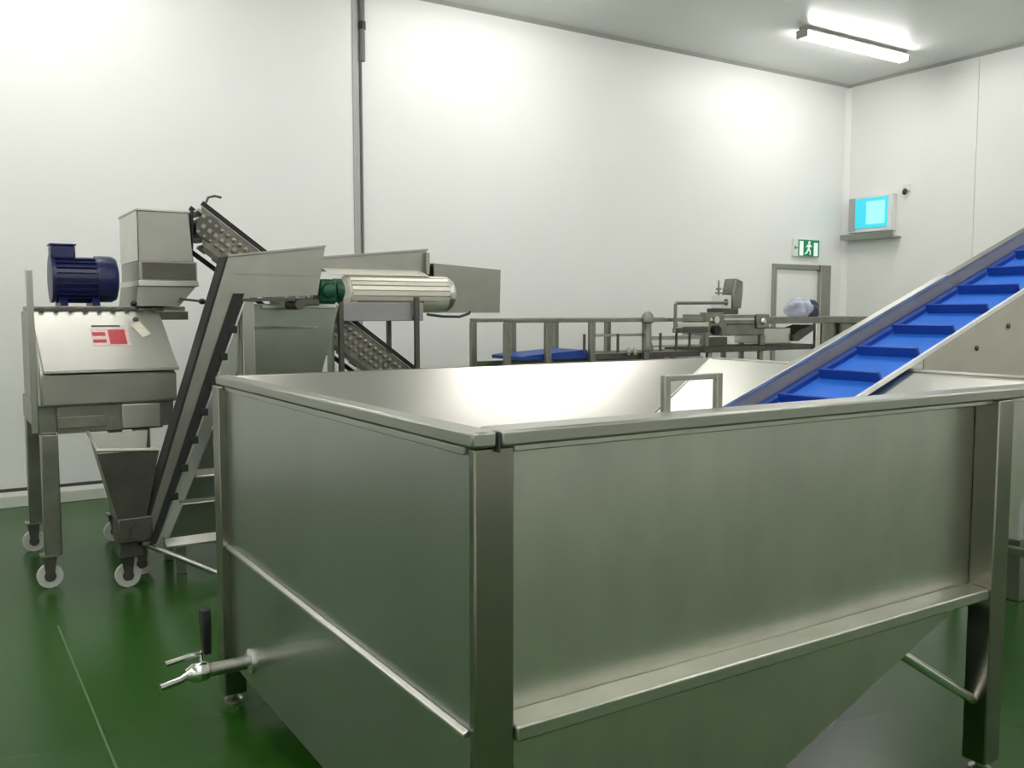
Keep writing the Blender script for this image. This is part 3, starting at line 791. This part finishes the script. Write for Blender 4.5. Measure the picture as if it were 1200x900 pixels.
gr = thing('grading_machine', 'small grading unit with looped guard and upright valves on the line', 'machine', (6.9, 6.7, 0))
# looped guard
for y in (LY0 - .055,):
    MB().tube([(5.885, y, 1.30), (5.885, y, 1.565), (5.90, y, 1.58), (6.46, y, 1.585), (6.56, y, 1.585)], .017, 8).build('guard_loop', 'steel_worn', gr)
    MB().box(5.90, 6.30, y - .02, y + .03, 1.355, 1.395).build('guard_shelf', 'steel_lit', gr, bevel=.004)
    MB().box(5.88, 6.30, y - .02, y + .03, 1.30, 1.345).build('guard_beam', 'steel_dark', gr, bevel=.004)
fr = MB().box(6.31, 6.36, LY0 - .02, LY0 + .06, 1.16, 1.49).build('frame_plate', 'steel_worn', gr, bevel=.004)
MB().box(6.36, 6.55, LY0 - .02, LY0 + .02, 1.44, 1.49).build('frame_head', 'steel_worn', gr, bevel=.004)
MB().lathe((6.455, LY0 - .03, 1.42), (0, 1, 0), [(0, .035), (.06, .035)], 14).build('bearing', 'chrome', gr)
MB().lathe((6.455, LY0 - .04, 1.32), (0, 1, 0), [(0, .045), (.06, .045)], 14).build('hand_wheel', 'rubber', gr)
MB().box(6.36, 6.62, LY0 - .01, LY0 + .04, 1.16, 1.25).build('lower_beam', 'steel_dark', gr, bevel=.004)
MB().box(6.55, 7.16, LY0, LY1, 1.26, 1.47).build('casing', 'steel_worn', gr, bevel=.008)
MB().box(6.57, 7.0, LY0 - .012, LY0, 1.415, 1.435).build('casing_rib', 'steel_lit', gr)
MB().box(6.62, 7.0, LY0 - .012, LY0, 1.365, 1.380).build('casing_rib', 'steel_dark', gr)
eye = MB().box(7.02, 7.20, LY0 - .025, LY0 - .001, 1.33, 1.475).build('end_bearing', 'steel_worn', gr, bevel=.01)
MB().lathe((7.10, LY0 - .025, 1.40), (0, -1, 0), [(0, .035), (.012, .035), (.02, .02)], 14).build('bearing_cap', 'chrome', eye)
MB().box(7.08, 7.15, LY0 - .02, LY0 + .02, 1.16, 1.26).build('end_post', 'steel_worn', gr, bevel=.004)
MB().box(6.31, 7.16, LY0 - .02, LY1, 1.10, 1.155).build('bed', 'steel_dark', gr, bevel=.004)
# upright valve block
pb = MB().box(6.56, 6.80, LY0 + .02, LY0 + .22, 1.472, 1.53).build('valve_base', 'steel_dark', gr, bevel=.006)
MB().box(6.58, 6.71, LY0 + .03, LY0 + .18, 1.53, 1.66).build('valve_block', 'white_plastic', pb, bevel=.006)
MB().box(6.61, 6.65, LY0 + .024, LY0 + .03, 1.56, 1.62).build('valve_port', 'steel_dark', pb)
for x in (6.60, 6.69):
    MB().lathe((x, LY0 + .10, 1.66), (0, 0, 1), [(0, .012), (.05, .012), (.055, .028), (.07, .028), (.075, .01), (.13, .008), (.15, .006)], 10).build('valve_stem', 'steel_worn', pb)
MB().box(6.56, 6.74, LY0 + .09, LY0 + .11, 1.675, 1.69).build('valve_bridge', 'steel_worn', pb)
cy_ = MB().prism([(6.74, 1.53), (6.86, 1.53), (6.88, 1.68), (6.88, 1.80), (6.78, 1.83), (6.74, 1.66)], 'y', LY0 + .04, LY0 + .20).build('valve_tower', 'steel_worn', gr, bevel=.01)
for x in (6.40, 7.12):
    for y in (LY0 + .02, LY1 - .03):
        MB().box(x - .025, x + .025, y - .02, y + .02, 0, 1.10).build('leg', 'steel_worn', gr, bevel=.004)

tc_ = thing('transfer_conveyor', 'steel transfer conveyor beam running along the wall past the door', 'conveyor', (8.2, 6.7, 0))
MB().box(7.21, 9.2, LY0, LY0 + .04, 1.375, 1.445).build('side_beam', 'steel_worn', tc_, bevel=.005)
MB().box(7.21, 9.2, LY1 - .04, LY1, 1.375, 1.445).build('side_beam', 'steel_worn', tc_, bevel=.005)
MB().box(7.21, 9.2, LY0 + .045, LY1 - .045, 1.43, 1.442).build('belt', 'steel_lit', tc_)
MB().box(7.21, 8.05, LY0 + .02, LY1 - .02, 1.10, 1.15).build('lower_bed', 'steel_dark', tc_, bevel=.004)
MB().box(7.21, 7.62, LY0 + .06, LY1 - .1, 1.17, 1.33).build('drive_cover', 'steel_lit', tc_, bevel=.006)
MB().prism([(7.63, 1.19), (7.70, 1.19), (7.93, 1.30), (7.93, 1.36), (7.70, 1.30), (7.63, 1.26)], 'y', LY0 + .02, LY0 + .30).build('chute', 'steel_dark', tc_)
for x in (7.96, 8.06):
    MB().box(x - .035, x + .035, LY0 - .02, LY0 + .02, 0, 1.374).build('leg', 'steel_lit' if x < 8 else 'steel_worn', tc_, bevel=.005)
for x in (8.35, 8.66, 9.1):
    MB().box(x - .02, x + .02, LY0 - .004, LY0 + .03, 1.0, 1.374).build('stiffener', 'steel_dark', tc_, bevel=.003)
MB().box(8.10, 9.2, LY0 + .035, LY0 + .045, 1.05, 1.374).build('side_sheet', 'steel_worn', tc_)
for x in (7.4, 9.1):
    MB().box(x - .025, x + .025, LY1 - .04, LY1, 0, 1.374).build('leg', 'steel_worn', tc_, bevel=.004)
MB().box(9.07, 9.13, LY0 + .05, LY0 + .09, 0, 1.374).build('leg', 'steel_worn', tc_, bevel=.004)

# crumpled film bag on the transfer conveyor
bg = thing('film_bag', 'crumpled blue and white plastic film bundle on the transfer conveyor', 'bag', (7.95, 6.65, 1.443))


def lump(cx, cy, z0, sx, sy, sz, seed, name, m):
    bm = bmesh.new()
    bmesh.ops.create_icosphere(bm, subdivisions=3, radius=1.0)
    rnd = random.Random(seed)
    ph = [(rnd.uniform(2, 6), rnd.uniform(2, 6), rnd.uniform(2, 6), rnd.uniform(0, 6)) for _ in range(5)]
    w = MB()
    vs = []
    for v in bm.verts:
        c = v.co
        k = 1 + sum(.05 * math.sin(a * c.x + b * c.y + d * c.z + e) for a, b, d, e in ph)
        z = max(c.z * k, -.75)
        vs.append((cx + c.x * k * sx, cy + c.y * k * sy, z0 + (z + .75) * sz))
    fs = [tuple(v.index for v in f.verts) for f in bm.faces]
    bm.free()
    return w.add(vs, fs).build(name, m, bg, sharp=25)


lump(7.95, 6.65, 1.443, .18, .13, .115, 3, 'film_bundle', 'bag')
lump(8.09, 6.62, 1.443, .10, .10, .105, 5, 'dark_fold', 'bag_dark')
